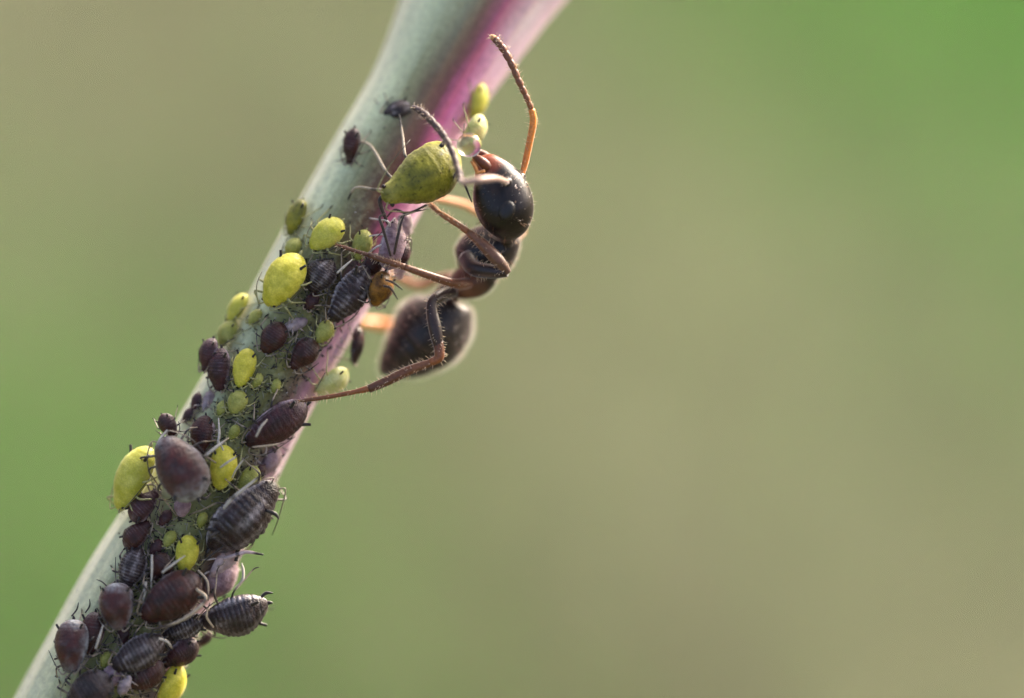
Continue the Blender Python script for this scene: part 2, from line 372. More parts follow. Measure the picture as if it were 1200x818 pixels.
def build_stem():
    P = []
    b = at(111, 818, 1.25)
    P += [(b + V((-12, 2, -b.z)), 2.0), (b + V((-11.5, 2, -90)), 1.75), (b + V((-9, 1.5, -45)), 1.55), (at(-150, 1330, 1.5), 1.40), (at(0, 1038, 1.35), 1.33)]
    for y, x, r, d in STEM: P.append((at(x, y, d), r / PPM))
    P += [(at(610, -95, 2.9), 1.55), (at(690, -240, 3.6), 1.45), (at(850, -540, 5.0), 1.3), (at(1100, -1100, 8.0), 1.1), (at(1180, -1400, 9.0), 0.5), (at(1190, -1430, 9.2), 0.06)]
    s = spline([tuple(p) + (r,) for p, r in P], 330)
    cen = [V(q[:3]) for q in s]; rr = [max(q[3], 0.03) for q in s]
    N = 120; vs = []; fs = []; A = []; H = []
    ytop = at(557, 0, 2.4).dot(UP); ybot = at(111, 818, 1.25).dot(UP)
    for i, c in enumerate(cen):
        t = (cen[min(i + 1, len(cen) - 1)] - cen[max(i - 1, 0)]).normalized()
        f = (-FW + t * FW.dot(t)).normalized(); a = t.cross(f); a = a if a.dot(RT) > 0 else -a
        h = (c.dot(UP) - ybot) / (ytop - ybot)
        for j in range(N):
            th = 2 * math.pi * j / N                        # 0 towards the viewer, + to the right
            rib = 1 + 0.012 * math.sin(th * 17 + 0.6 * math.sin(h * 9)) + 0.006 * math.sin(th * 31 + h * 7)
            q = a * math.sin(th) + f * math.cos(th)
            rib += 0.018 * mnoise.noise(V((math.cos(th) * 1.4, math.sin(th) * 1.4, h * 9)))
            vs.append(c + q * (rr[i] * rib))
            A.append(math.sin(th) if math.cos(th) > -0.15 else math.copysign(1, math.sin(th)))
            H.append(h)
    m = len(cen)
    for i in range(m - 1):
        for j in range(N):
            k = (j + 1) % N; fs.append((i * N + j, i * N + k, (i + 1) * N + k, (i + 1) * N + j))
    fs.append(tuple(range(N - 1, -1, -1))); fs.append(tuple((m - 1) * N + j for j in range(N)))
    root = empty('plant_stem', vs[0]); loc = V(root.location)
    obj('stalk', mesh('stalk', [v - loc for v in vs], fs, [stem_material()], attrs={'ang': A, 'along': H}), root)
    tag(root, 'pale green plant stem with a magenta right flank slanting across the picture', 'plant stem')
    # crumbs, honeydew soot and broken antennae lying between the aphids
    rng = random.Random(5); G = Geo()
    for i in range(700):
        y = rng.uniform(300, 850); x, r, d = stem_par(y)
        sgn = rng.gauss(0.15, 0.36)
        if sgn > 0.9 or sgn < -0.6: continue
        px, py = x + sgn * r * 0.878, y + sgn * r * 0.478
        C, R_, s_, ax, pr = stem_frame(px, py)
        ph = math.asin(max(-0.97, min(0.97, s_ / R_)))
        n = pr * math.sin(ph) - FW * math.cos(ph); n = (n - ax * n.dot(ax)).normalized()
        p = C + n * (R_ * 1.005); tg = ax.cross(n)
        a = rng.random() * 6.283; u = ax * math.cos(a) + tg * math.sin(a)
        if rng.random() < 0.62:
            ln = rng.uniform(0.03, 0.13); w = rng.uniform(0.008, 0.02)
            col = lerp3((0.012, 0.012, 0.01), (0.06, 0.05, 0.035), rng.random())
        else:
            ln = rng.uniform(0.04, 0.22); w = rng.uniform(0.006, 0.013)
            col = lerp3((0.30, 0.29, 0.22), (0.6, 0.58, 0.52), rng.random())
        bend = n * rng.uniform(0, 0.06) + tg * rng.uniform(-0.03, 0.03)
        (v_, f_), _ = smooth_tube([p - u * ln / 2, p + bend + n * 0.01, p + u * ln / 2 + n * rng.uniform(0, 0.05)], [w * .6, w, w * .5], 5, 5, n)
        G.add([q - loc for q in v_], f_, col)
    # pale mealy dust
    for i in range(900):
        y = rng.uniform(240, 850); x, r, d = stem_par(y); sgn = rng.gauss(0.1, 0.45)
        if abs(sgn) > 0.95: continue
        C, R_, s_, ax, pr = stem_frame(x + sgn * r * 0.878, y + sgn * r * 0.478)
        ph = math.asin(max(-0.97, min(0.97, s_ / R_))); n = pr * math.sin(ph) - FW * math.cos(ph)
        v_, f_ = ico(rng.uniform(0.006, 0.022), C + n * R_ * 1.008, 1, (1, rng.uniform(.6, 1.3), rng.uniform(.5, 1)))
        G.add([q - loc for q in v_], f_, lerp3((0.25, 0.25, 0.2), (0.6, 0.58, 0.58), rng.random()) if rng.random() < .5 else (0.03, 0.03, 0.022))
    G.build('debris', M_SKIN, root, kind='stuff')

# ------------------------------------------------------------------ aphids
PROF_T = [0.0, 0.02, 0.06, 0.12, 0.17, 0.24, 0.34, 0.46, 0.60, 0.72, 0.82, 0.90, 0.96, 0.99, 1.0]
PROF_W = [0.04, 0.22, 0.35, 0.42, 0.46, 0.60, 0.78, 0.93, 1.00, 0.97, 0.85, 0.66, 0.40, 0.20, 0.04]
PROF_OVAL = [0.04, 0.28, 0.46, 0.57, 0.63, 0.75, 0.88, 0.97, 1.00, 0.97, 0.88, 0.74, 0.50, 0.28, 0.04]
PROF_BAND = [0.04, 0.26, 0.42, 0.54, 0.60, 0.74, 0.90, 1.00, 1.00, 0.92, 0.74, 0.54, 0.34, 0.20, 0.04]
PROF_SLIM = [0.04, 0.24, 0.42, 0.54, 0.60, 0.74, 0.88, 0.97, 1.00, 0.95, 0.82, 0.64, 0.40, 0.20, 0.04]
def aphid_body_mesh(name, L, W, style, seed, mat, z0, kind):
    rng = random.Random(seed)
    m, n = 64, 40
    prof = {'slim': PROF_SLIM, 'banded': PROF_BAND, 'smooth': PROF_OVAL if kind != 'olive' else PROF_W, 'ribbed': PROF_SLIM if seed % 2 else PROF_W}[style]
    ts = [0.5 - 0.5 * math.cos(math.pi * (i / (m - 1))) * (0.55) + 0.0 for i in range(m)]
    ts = [(1 - math.cos(math.pi * i / (m - 1))) / 2 * 0.6 + i / (m - 1) * 0.4 for i in range(m)]
    grooves = [0.135, 0.20, 0.275] + [0.275 + 0.073 * k for k in range(1, 9)]
    dep = {'banded': 0.06, 'smooth': 0.020, 'ribbed': 0.026, 'slim': 0.014}[style]
    soft = kind in ('yellow', 'lime', 'pale')
    off = V((seed * 3.1, seed * 1.7, 0))
    gr = [(q + rng.uniform(-.012, .012), rng.uniform(.7 if style == 'banded' else .35, 1.0), rng.uniform(.008, .015)) for q in grooves]
    lean = rng.uniform(-.05, .05)
    vs, fs, wax = [], [], []
    hw = W / 2
    for t in ts:
        w = np.interp(t, PROF_T, prof)
        arch = 0.10 * math.sin(math.pi * t) * hw - 0.05 * hw
        for j in range(n):
            th = 2 * math.pi * j / n
            cy, sz = math.cos(th), math.sin(th)
            r = hw * w
            te = t - 0.020 * cy * cy + 0.010 * mnoise.noise(V((cy * 2.2, sz * 2.2, t * 3)) + off)   # grooves bow and waver
            g = min(1.0, sum(a_ * math.exp(-((te - q) / w_) ** 2) for q, a_, w_ in gr))
            edge = abs(cy) ** 3
            nz0 = mnoise.noise(V((t * 4, cy, sz)) + off)
            k = 1 - dep * g * (0.55 + 0.45 * (sz > 0)) * (1.0 if t > 0.1 else 0.3)
            # swollen margins between the grooves
            k += dep * 0.5 * edge * (1 - g)
            if style in ('banded', 'ribbed') and sz > -0.2 and t > 0.25: k += dep * 0.55 * math.cos(th * 8 + 2 * nz0) * (1 - g)   # rows of low tubercles
            nz = mnoise.noise(V((t * 6, cy * 1.8, sz * 1.8)) + off)
            k += (0.018 if soft else 0.045) * nz + (0.005 if soft else 0.022) * mnoise.noise(V((t * 17, cy * 4, sz * 4)) + off)
            pt = max(0.0, min(1.0, 0.5 + 1.3 * mnoise.noise(V((t * 5 + 9, cy * 1.5, sz * 1.5)) - off)))
            y = r * cy * k + lean * W * math.sin(math.pi * t)
            z = r * sz * k * (0.80 if sz > 0 else 0.52)
            if sz > 0: z += 0.05 * r * math.sin(math.pi * min(1, t * 1.2))
            x = L / 2 - L * t
            vs.append(V((x, y, z0 + z + arch)))
            # where the waxy bloom and the pale margins gather
            if style == 'banded':
                bands = g * (0.55 + 0.45 * nz) * (sz > -0.3)
                rows = 0.75 * (abs(abs(cy) - 0.42) < 0.13) * (sz > 0) * (0.35 + 0.65 * (0.5 + 0.5 * math.cos(2 * math.pi * (t - 0.275) / 0.073))) * (t > .2)
                marg = max(0, 1 - abs(sz - 0.02) / 0.26) * (0.45 + 0.55 * (1 - g))
                wx = max(bands * 0.75 * (.35 + .65 * pt), rows * 0.8 * pt, marg * 1.1) + 0.02
            elif style == 'ribbed':
                wx = max(0.28 * g * (sz > -0.2) * pt, (0.25 + 0.75 * pt) * max(0, 1 - abs(sz + 0.02) / 0.28), 0.5 * pt * max(0, (t - .8) / .2)) + 0.02
            elif style == 'smooth':
                wx = max(1.0 * max(0, 1 - abs(sz) / 0.62), 0.9 * max(0, (t - 0.74) / 0.2), 0.6 * max(0, (0.22 - t) / .2)) * (0.5 + 0.5 * pt) + 0.03 + 0.18 * max(0, nz)
            else:
                wx = max(0.12 * g * (sz > 0), 0.5 * pt * max(0, 1 - abs(sz) / 0.3)) + 0.02
            wax.append(max(0.0, min(1.0, wx)))
    for i in range(m - 1):
        for j in range(n):
            q = (j + 1) % n; fs.append((i * n + j, (i + 1) * n + j, (i + 1) * n + q, i * n + q))
    fs.append(tuple(range(n))); fs.append(tuple((m - 1) * n + j for j in range(n - 1, -1, -1)))
    return mesh(name, vs, fs, [mat], attrs={'wax': wax})

LIMB = {'dark': ((0.30, 0.24, 0.18), (0.018, 0.013, 0.013)), 'light': ((0.34, 0.33, 0.14), (0.05, 0.04, 0.025)), 'ghost': ((0.6, 0.52, 0.5), (0.05, 0.035, 0.035))}
def aphid(px, py, Lp, Wp, ang, kind, label, style=None, phi=None, lift=0.0, limbs=True, roll=0.0, seed=None, dd=0.0, group='aphids crowding the stem', name='aphid', legscale=1.0, pale_leg=0.5):
    L, W = Lp / PPM, Wp / PPM
    seed = seed if seed is not None else int(px * 7 + py * 13) % 9973
    rng = random.Random(seed)
    if style is None: style = {'black': 'banded', 'maroon': 'ribbed', 'purple': 'ribbed', 'waxy': 'smooth', 'olive': 'smooth'}.get(kind, 'slim')
    h = W * 0.30 + 0.02                                   # height of the body's middle over the stem
    C, R_, s, ax, pr = stem_frame(px, py)
    rc = R_ + h + lift
    if phi is None: p_ = math.asin(max(-0.96, min(0.96, s / rc)))
    else: p_ = rad(phi)
    if abs(math.sin(p_)) > 0.3: rc = max(rc, s / math.sin(p_)) if abs(s) > abs(rc * math.sin(p_)) else rc
    nrm = (pr * math.sin(p_) - FW * math.cos(p_)).normalized()
    nrm = (nrm - ax * nrm.dot(ax)).normalized()
    # the middle sits on the line of sight of its pixel
    mid = C + pr * s - FW * (rc * math.cos(p_)) + FW * dd
    hv = RT * math.cos(rad(ang)) + UP * math.sin(rad(ang))
    hd = (hv - nrm * hv.dot(nrm)).normalized()
    if abs(p_) > rad(34):                                # those on the flanks stand off the stem
        hd = hv; nrm = (nrm - hd * nrm.dot(hd)).normalized()
    if roll: nrm = (Matrix.Rotation(rad(roll), 3, hd) @ nrm).normalized()
    sd_ = nrm.cross(hd).normalized()
    base = mid - nrm * h
    root = empty(name, base)
    root.rotation_euler = Matrix((hd, sd_, nrm)).transposed().to_euler()
    inv = Matrix((hd, sd_, nrm))
    def foot(x, y):
        """a point on the stem under local (x, y); legs that cannot reach hang in the air"""
        w = base + hd * x + sd_ * y
        rel = w - C; al = rel.dot(ax); perp = rel - ax * al
        if perp.length > 1e-6: w2 = C + ax * al + perp.normalized() * (R_ * 1.02)
        else: w2 = w
        q = inv @ (w2 - base)
        if (q - V((x, y, 0))).length > 0.45 * W + 0.15: q = V((x, y, -0.12 * W))
        return q
    body = obj('body', aphid_body_mesh('body', L, W, style, seed, BODY[kind], h, kind), root)
    tag(root, label, 'aphid', group)
    dark = kind in ('black', 'maroon', 'purple', 'waxy', 'amber')
    pal, tip = LIMB['dark' if dark else ('ghost' if kind == 'mauve' else 'light')]
    for pts, r_, ca, cb in EXTRA.get((px, py), []):
        # legs whose course the picture shows clearly
        (v_, fc), sp = smooth_tube([inv @ (at(*q) - base) for q in pts], [r_ * k_ / PPM for k_ in ([0.62, 0.72] + [0.62] * (len(pts) - 3) + [0.3])], 22, 7, V((0, 0, 1)))
        cols = []
        for i in range(22):
            u = i / 21
            c = ca if u < 0.78 else lerp3(ca, cb, min(1, (u - .78) / .06))
            if len(pts) > 3 and 0.30 < u < 0.40: c = lerp3(ca, cb, 0.8)         # dark knee
            cols += [c] * 7
        G = Geo(); G.add(v_, fc, cols); G.build('leg', M_LIMB, root)
    if not limbs: return root
    r0 = (0.013 if Lp < 50 else 0.019) * legscale
    specs = [(0.30, 0.42, 0.50, 0.50, 0.66), (0.18, 0.20, 0.60, 0.10, 0.86), (0.06, -0.10, 0.60, -0.46, 0.74)]
    if (px, py) in NO_AUTO: specs = []
    for sgn in (-1, 1):
        for k, (xa, xk, yk, xf, yf) in enumerate(specs):
            j = lambda a: rng.uniform(-a, a)
            A = V((xa * L, sgn * 0.16 * W, h * 0.75))
            K = V(((xk + j(.05)) * L, sgn * (yk + j(.06)) * W, h * rng.uniform(0.7, 1.35)))
            f = foot((xf + j(.07)) * L, sgn * (yf + j(.10)) * W)
            e = (f - K); e = V((e.x, e.y, 0)); e = e.normalized() if e.length > 1e-5 else V((1, 0, 0))
            T = f + V((e.x, e.y, 0)) * (0.09 * L)
            pts = [A, (A + K) / 2 + V((0, 0, 0.03)), K, (K + f) / 2 + V((0, 0, 0.01)), f, T]
            (v_, fc), sp = smooth_tube(pts, [r0 * .9, r0 * 1.25, r0, r0 * .75, r0 * .7, r0 * .5], 16, 6, V((0, 0, 1)))
            cols = []
            for i in range(16):
                u = i / 15
                if u < 0.18: c = pal
                elif u < 0.45: c = lerp3(pal, tip, min(1, (u - .18) / .12)) if dark else pal
                elif u < 0.74: c = pal if rng.random() < 2 else tip
                else: c = lerp3(pal, tip, min(1, (u - .74) / .06))
                cols += [c] * 6
            G = Geo(); G.add(v_, fc, cols); G.build('leg', M_LIMB, root)
        # antenna swept back beside the body
        A = V((0.47 * L, sgn * 0.10 * W, h * 1.12))
        pts = [A, A + V((0.05 * L, sgn * 0.12 * W, 0.04)), V(((0.30 + rng.uniform(-.06, .06)) * L, sgn * 0.50 * W, h * rng.uniform(1.0, 1.6))), V((rng.uniform(-.12, .08) * L, sgn * rng.uniform(0.55, 0.78) * W, h * rng.uniform(.6, 1.6)))]
        ra = 0.011
        (v_, fc), sp = smooth_tube(pts, [ra * 1.5, ra * 1.2, ra, ra * .6], 12, 5, V((0, 0, 1)))
        cols = []
        for i in range(12): cols += [lerp3(pal, tip, max(0, min(1, (i / 11 - .45) / .3)))] * 5
        G = Geo(); G.add(v_, fc, cols); G.build('antenna', M_LIMB, root)
        # cornicle
        w8 = float(np.interp(0.80, PROF_T, PROF_W)) * W / 2
        B = V((-0.28 * L, sgn * w8 * 0.70, h + w8 * 0.42)); Cc = B + V((-0.11 * L, sgn * 0.07 * L, 0.035 * L))
        if Lp >= 30:
            rc_ = 0.020 * L + 0.008
            v_, fc = tube([B - (Cc - B) * .3, B, B.lerp(Cc, .5), B.lerp(Cc, .93), Cc], [rc_ * 1.3, rc_ * 1.1, rc_ * .9, rc_ * .8, rc_ * .95], 8, V((0, 0, 1)))
            G = Geo(); G.add(v_, fc, (0.02, 0.016, 0.014)); G.build('cornicle', M_LIMB, root)
        # eye
        v_, fc = ico(0.020 * L + 0.009, V((0.435 * L, sgn * 0.185 * W, h + 0.03 * W)), 2)
        G = Geo(); G.add(v_, fc, (0.02, 0.008, 0.008)); G.build('eye', M_EYE, root)
    B = V((-0.485 * L, 0, h * 0.95))
    v_, fc = tube([B + V((0.03 * L, 0, 0)), B, B + V((-0.05 * L, 0, 0.015 * L)), B + V((-0.085 * L, 0, 0.03 * L))], [0.035 * L, 0.034 * L, 0.026 * L, 0.008 * L], 8, V((0, 0, 1)))
    G = Geo(); G.add(v_, fc, tip if dark else pal); G.build('cauda', M_LIMB, root)
    return root

PL = (0.44, 0.36, 0.26); PW = (0.50, 0.46, 0.40); BK = (0.016, 0.012, 0.012); DB = (0.05, 0.03, 0.025); MV = (0.50, 0.38, 0.40)
NO_AUTO = {(495, 208)}
EXTRA = {   # (pixel of the aphid): [(course of the leg, radius px, colour, colour of the foot)]
    (495, 208): [([(470, 232, .3), (446, 232, .2), (452, 256, .25), (466, 282, .35)], 3.6, DB, BK), ([(462, 222, .3), (440, 222, .3), (417, 220, .4), (407, 235, .5)], 2.6, PL, BK),
                 ([(472, 205, .3), (456, 206, .2), (434, 171, .6), (410, 164, .7)], 2.8, PL, BK), ([(490, 190, .3), (476, 185, .1), (472, 160, .3), (468, 134, .5)], 2.5, PL, BK),
                 ([(520, 226, .1), (538, 200, -.1), (545, 217, -.1), (553, 237, -.1)], 2.6, BK, BK), ([(500, 240, .3), (478, 250, .3), (462, 246, .3), (448, 262, .4)], 2.2, DB, BK)],
    (461, 288): [([(458, 300, -.1), (449, 268, -.2), (445, 255, -.2), (452, 250, -.1)], 2.6, DB, BK), ([(462, 298, -.1), (466, 278, -.2), (470, 262, -.2), (474, 252, -.1)], 2.6, DB, BK),
                 ([(466, 270, .0), (470, 255, .0), (480, 250, .0), (494, 246, .1)], 1.8, PL, BK)],
    (287, 604): [([(262, 596, -.4), (272, 584, -.45), (292, 568, -.45), (309, 554, -.4)], 2.8, PW, BK), ([(262, 655, .0), (278, 650, -.1), (290, 647, -.1), (309, 650, -.1)], 3.6, MV, BK),
                 ([(270, 615, -.2), (256, 609, -.3), (246, 609, -.3)], 3.4, BK, BK), ([(262, 622, -.2), (250, 621, -.3), (240, 620, -.3)], 3.2, BK, BK), ([(312, 598, -.2), (322, 602, -.2), (327, 608, -.2)], 3.4, BK, BK),
                 ([(262, 640, -.2), (246, 652, -.3), (234, 664, -.2)], 1.8, BK, BK)],
    (279, 714): [([(276, 690, .2), (284, 680, .2), (285, 668, .25), (283, 660, .3)], 2.6, PW, PW), ([(306, 700, 0), (312, 695, 0), (320, 695, 0)], 3.0, BK, BK),
                 ([(250, 735, -.1), (242, 722, -.3), (246, 706, -.3)], 1.8, PL, BK)],
    (205, 697): [([(190, 700, -.3), (176, 712, -.35), (186, 695, -.4), (204, 678, -.4)], 2.2, PL, PL), ([(230, 690, -.4), (241, 703, -.45), (214, 726, -.5), (178, 738, -.4)], 3.0, PL, DB), ([(232, 668, -.2), (243, 682, -.2), (244, 704, -.2)], 2.0, PL, BK)],
    (190, 662): [([(190, 671, -.45), (202, 662, -.5), (217, 651, -.45)], 2.2, PW, PW)],
    (158, 664): [([(178, 650, -.3), (178, 668, -.35), (177, 690, -.3)], 2.0, PW, PW), ([(171, 682, -.3), (170, 694, -.35), (168, 704, -.3)], 2.6, PW, PW)],
    (240, 509): [([(255, 520, -.2), (257, 508, -.2), (256, 490, -.1)], 2.2, PW, PW)],
    (215, 547): [([(183, 524, -.3), (188, 514, -.3), (199, 500, -.2)], 2.4, PW, PW), ([(240, 535, -.4), (252, 525, -.4), (268, 513, -.3)], 2.6, PW, PL), ([(228, 578, -.4), (240, 584, -.4), (247, 578, -.3)], 3.0, BK, BK)],
    (263, 547): [([(258, 548, -.3), (268, 541, -.35), (282, 532, -.3)], 1.8, PW, BK), ([(272, 560, -.2), (278, 548, -.3), (290, 533, -.3)], 1.5, PW, BK), ([(262, 528, -.3), (258, 520, -.3), (256, 516, -.3)], 1.6, PW, PW)],
    (326, 497): [([(300, 512, -.5), (306, 500, -.55), (313, 492, -.5)], 1.8, PW, PW), ([(296, 524, -.4), (316, 522, -.4), (334, 519, -.3)], 1.5, PL, BK)],
    (112, 738): [([(112, 760, -.4), (116, 748, -.45), (121, 732, -.4)], 2.2, PW, PW)],
    (90, 752): [([(84, 722, 0), (90, 714, .1), (92, 706, .1)], 1.4, BK, BK), ([(74, 768, -.2), (68, 760, -.1), (66, 752, 0)], 1.6, BK, BK), ([(100, 718, 0), (105, 710, .1), (105, 702, .1)], 1.4, BK, BK)],
    (143, 707): [([(128, 690, 0), (120, 682, .1), (113, 679, .2)], 1.3, BK, BK)],
    (166, 763): [([(186, 748, -.5), (196, 752, -.5), (202, 760, -.45)], 1.8, PW, PL)],
    (384, 276): [([(395, 320, -.2), (404, 312, -.2), (413, 304, -.15)], 2.0, PW, PW)],
    (446, 339): [([(450, 335, -.2), (458, 338, -.3), (466, 351, -.3)], 2.2, DB, BK), ([(452, 328, -.2), (462, 332, -.3), (472, 340, -.3)], 2.0, DB, BK)],
}
TINY = [
    (300, 372, 22, 230, 'pale', 'tiny green nymph just above the smooth red brown aphid'),
    (303, 446, 20, 240, 'pale', 'tiny green nymph right of the tail of the small oval yellow aphid'),
    (325, 452, 18, 250, 'pale', 'tiny green nymph alone on the bare stem above the large plum aphid'),
    (262, 478, 20, 250, 'pale', 'tiny green nymph left of the faint green aphid, above the ringed brown one'),
    (276, 506, 20, 240, 'pale', 'tiny green nymph between the ringed red brown aphid and the plum one'),
    (272, 592, 22, 230, 'pale', 'tiny green nymph touching the upper left flank of the biggest black aphid'),
    (240, 608, 20, 250, 'pale', 'tiny green nymph in the bare gap between waxy aphid and biggest black aphid'),
    (202, 630, 22, 240, 'pale', 'tiny green nymph left of the dull yellow nymph, low on the stem'),
    (128, 770, 20, 250, 'pale', 'tiny green nymph between the lowest left maroon aphid and the white dashed one'),
    (232, 470, 22, 255, 'purple', 'tiny dark nymph on the left edge under the two purple aphids'),
    (222, 486, 20, 240, 'purple', 'tiny dark nymph touching the ringed red brown aphid on its left'),
    (196, 606, 22, 235, 'purple', 'tiny dark nymph below the waxy aphid, right of the grey plum one'),
    (186, 640, 22, 240, 'purple', 'tiny dark nymph right of the dull maroon aphid of the left pair'),
    (182, 720, 22, 230, 'purple', 'tiny dark nymph under the nose of the big dark maroon aphid'),
    (240, 750, 24, 225, 'purple', 'tiny dark nymph right of the slim black aphid at the right edge'),
    (305, 553, 22, 230, 'purple', 'tiny dark nymph above the head of the biggest black aphid'),
    (148, 742, 22, 260, 'purple', 'tiny dark nymph under the frosted round maroon aphid'),
    (367, 354, 24, 235, 'purple', 'tiny dark nymph left of the striped black aphid'),
]
APHIDS = [
    # px, py, length, width, heading, kind, label, extras
    (495, 208, 112, 66, 205, 'olive', 'largest olive green aphid with dark speckles, right under the ant\'s face', dict(phi=24, lift=0.15, seed=3)),
    (467, 131, 38, 24, 200, 'black', 'small black blurred aphid above the olive green aphid, touched by the antenna', dict(dd=0.2)),
    (413, 173, 44, 22, 262, 'maroon', 'lone blurred brown aphid high on the pale left side of the stem', dict(limbs=True)),
    (560, 122, 48, 26, 255, 'lime', 'blurred yellow green aphid on the magenta flank, highest of all', dict(phi=60)),
    (556, 155, 44, 31, 240, 'milky', 'small milky lime aphid directly behind the honeydew drop', dict(phi=60, dd=-0.55)),
    (348, 256, 46, 26, 250, 'olive', 'blurred olive yellow aphid at the left stem edge above the bright yellow one', dict(style='slim')),
    (384, 276, 50, 33, 222, 'lime', 'small oval lime aphid just beyond the foot of the ant\'s middle leg', dict(seed=21)),
    (437, 312, 34, 24, 230, 'maroon', 'small dark brown aphid between the striped black one and the middle leg', dict(lift=0.05)),
    (474, 296, 34, 20, 75, 'purple', 'dark plum nymph clinging to the pale mauve aphid\'s right side', dict(phi=60, dd=-0.5)),
    (425, 288, 38, 24, 250, 'pale', 'small pale green aphid crossed by the ant\'s thin middle leg', dict()),
    (344, 291, 26, 20, 240, 'pale', 'tiny pale green aphid between the two largest yellow ones', dict()),
    (334, 329, 72, 46, 238, 'yellow', 'big bright yellow aphid, brightest on the upper stem', dict(lift=0.1, seed=8)),
    (378, 324, 46, 34, 235, 'black', 'dark shadowed aphid wedged between the bright yellow and the striped black one', dict()),
    (411, 345, 78, 40, 232, 'black', 'striped black aphid nose down beside the amber aphid', dict(lift=0.05)),
    (446, 339, 44, 34, 250, 'amber', 'amber brown aphid jutting from the right edge under the middle leg', dict(phi=52, style='ribbed', dd=-0.3)),
    (461, 288, 60, 38, 80, 'mauve', 'pale mauve translucent aphid with dark legs below the olive green one', dict(phi=48, style='ribbed', dd=-0.35)),
    (279, 362, 42, 26, 240, 'lime', 'blurred yellow green aphid low on the left edge above the pale one', dict()),
    (268, 391, 34, 26, 240, 'pale', 'blurred pale green aphid on the left edge above the two dark ones', dict()),
    (246, 416, 42, 26, 255, 'purple', 'blurred purple aphid hanging off the left edge', dict(phi=-52)),
    (260, 433, 52, 30, 268, 'purple', 'dark purple aphid immediately left of the small yellow one', dict(lift=0.05)),
    (288, 431, 48, 28, 258, 'yellow', 'small oval yellow aphid in the middle of the stem among dark ones', dict()),
    (322, 396, 42, 30, 238, 'maroon', 'smooth red brown aphid with narrow nose, in mid stem', dict(style='slim')),
    (357, 415, 44, 31, 230, 'maroon', 'maroon aphid with a white lined tail near the pink flank', dict()),
    (381, 389, 30, 22, 235, 'pale', 'pale green aphid on the edge of the pink flank under the striped black one', dict()),
    (418, 405, 46, 22, 262, 'maroon', 'blurred brown aphid outlined against the green at the right edge', dict(phi=74, style='slim')),
    (390, 446, 46, 34, 215, 'milky', 'blurred yellow aphid behind the tarsus of the hind leg', dict(phi=60)),
    (280, 471, 30, 24, 245, 'pale', 'faint green aphid lying below the small oval yellow one', dict()),
    (326, 497, 86, 45, 214, 'purple', 'large plum aphid under the tip of the ant\'s hind leg', dict(phi=38, lift=0.08)),
    (318, 540, 38, 26, 240, 'mauve', 'blurred mauve brown aphid below the large plum one', dict(phi=58)),
    (240, 509, 48, 28, 265, 'maroon', 'upright red brown aphid with fine rings, above the yellow nymph', dict()),
    (200, 497, 30, 22, 300, 'maroon', 'small brown aphid peeking out above the waxy one', dict(phi=-40)),
    (215, 547, 84, 58, 123, 'waxy', 'fattest aphid, brown with a blue grey waxy bloom', dict(lift=0.28, phi=-14, seed=40)),
    (263, 547, 54, 32, 262, 'yellow', 'golden yellow nymph with pale raised legs, in mid stem', dict(seed=41)),
    (293, 562, 38, 26, 235, 'pale', 'dull green nymph wedged above the biggest black aphid', dict()),
    (159, 560, 84, 48, 243, 'lime', 'large yellow green aphid hanging off the left edge', dict(phi=-52, lift=0.08)),
    (172, 592, 48, 31, 48, 'purple', 'grey plum aphid just below the large yellow green one', dict(lift=0.05)),
    (164, 626, 44, 29, 42, 'maroon', 'dull maroon aphid, lower of the pair at the pale left edge', dict()),
    (217, 593, 24, 20, 260, 'mauve', 'tiny round greyish nymph under the waxy aphid', dict(limbs=False)),
    (287, 604, 110, 66, 45, 'black', 'biggest black banded aphid with a white lower rim, at the right edge', dict(phi=44, lift=0.15, seed=77)),
    (222, 647, 46, 28, 262, 'yellow', 'dull yellow nymph half hidden low on the stem', dict()),
    (190, 662, 36, 28, 240, 'maroon', 'dim brown nymph left of the dull yellow one', dict()),
    (158, 664, 52, 32, 250, 'black', 'black aphid above the round maroon one', dict()),
    (262, 671, 60, 44, 60, 'mauve', 'pale mauve blurred aphid between the two black banded ones', dict(phi=62)),
    (205, 697, 84, 50, 214, 'maroon', 'big dark maroon aphid tapering to the lower left', dict(lift=0.1)),
    (143, 707, 56, 41, 272, 'waxy', 'round maroon aphid with a grey frosted top, nose down', dict(lift=0.12, style='smooth')),
    (279, 714, 82, 56, 196, 'black', 'black knobbly aphid jutting far out at the lower right', dict(phi=58, lift=0.12, seed=14)),
    (218, 734, 56, 30, 207, 'black', 'slim black aphid under the big maroon one', dict(lift=0.06)),
    (166, 763, 70, 40, 208, 'black', 'black aphid with white dashes across the back, low on the stem', dict(lift=0.1)),
    (90, 752, 64, 42, 272, 'waxy', 'lowest left maroon aphid with a shiny grey right side', dict(lift=0.14, style='smooth')),
    (112, 738, 52, 30, 262, 'maroon', 'narrow maroon aphid tucked behind the lowest left one', dict()),
    (110, 806, 62, 46, 215, 'black', 'dark aphid cut by the bottom edge of the picture', dict(lift=0.05, style='ribbed')),
    (171, 790, 56, 34, 205, 'maroon', 'dark aphid squeezed under the one with white dashes', dict()),
    (212, 767, 50, 36, 214, 'purple', 'purple aphid above the lowest yellow one at the right edge', dict(phi=50)),
    (200, 806, 58, 36, 245, 'yellow', 'blurred bright yellow aphid at the bottom right edge', dict(phi=56)),
    (136, 790, 34, 24, 230, 'mauve', 'small pinkish nymph at the bottom among the dark ones', dict(limbs=False)),
]

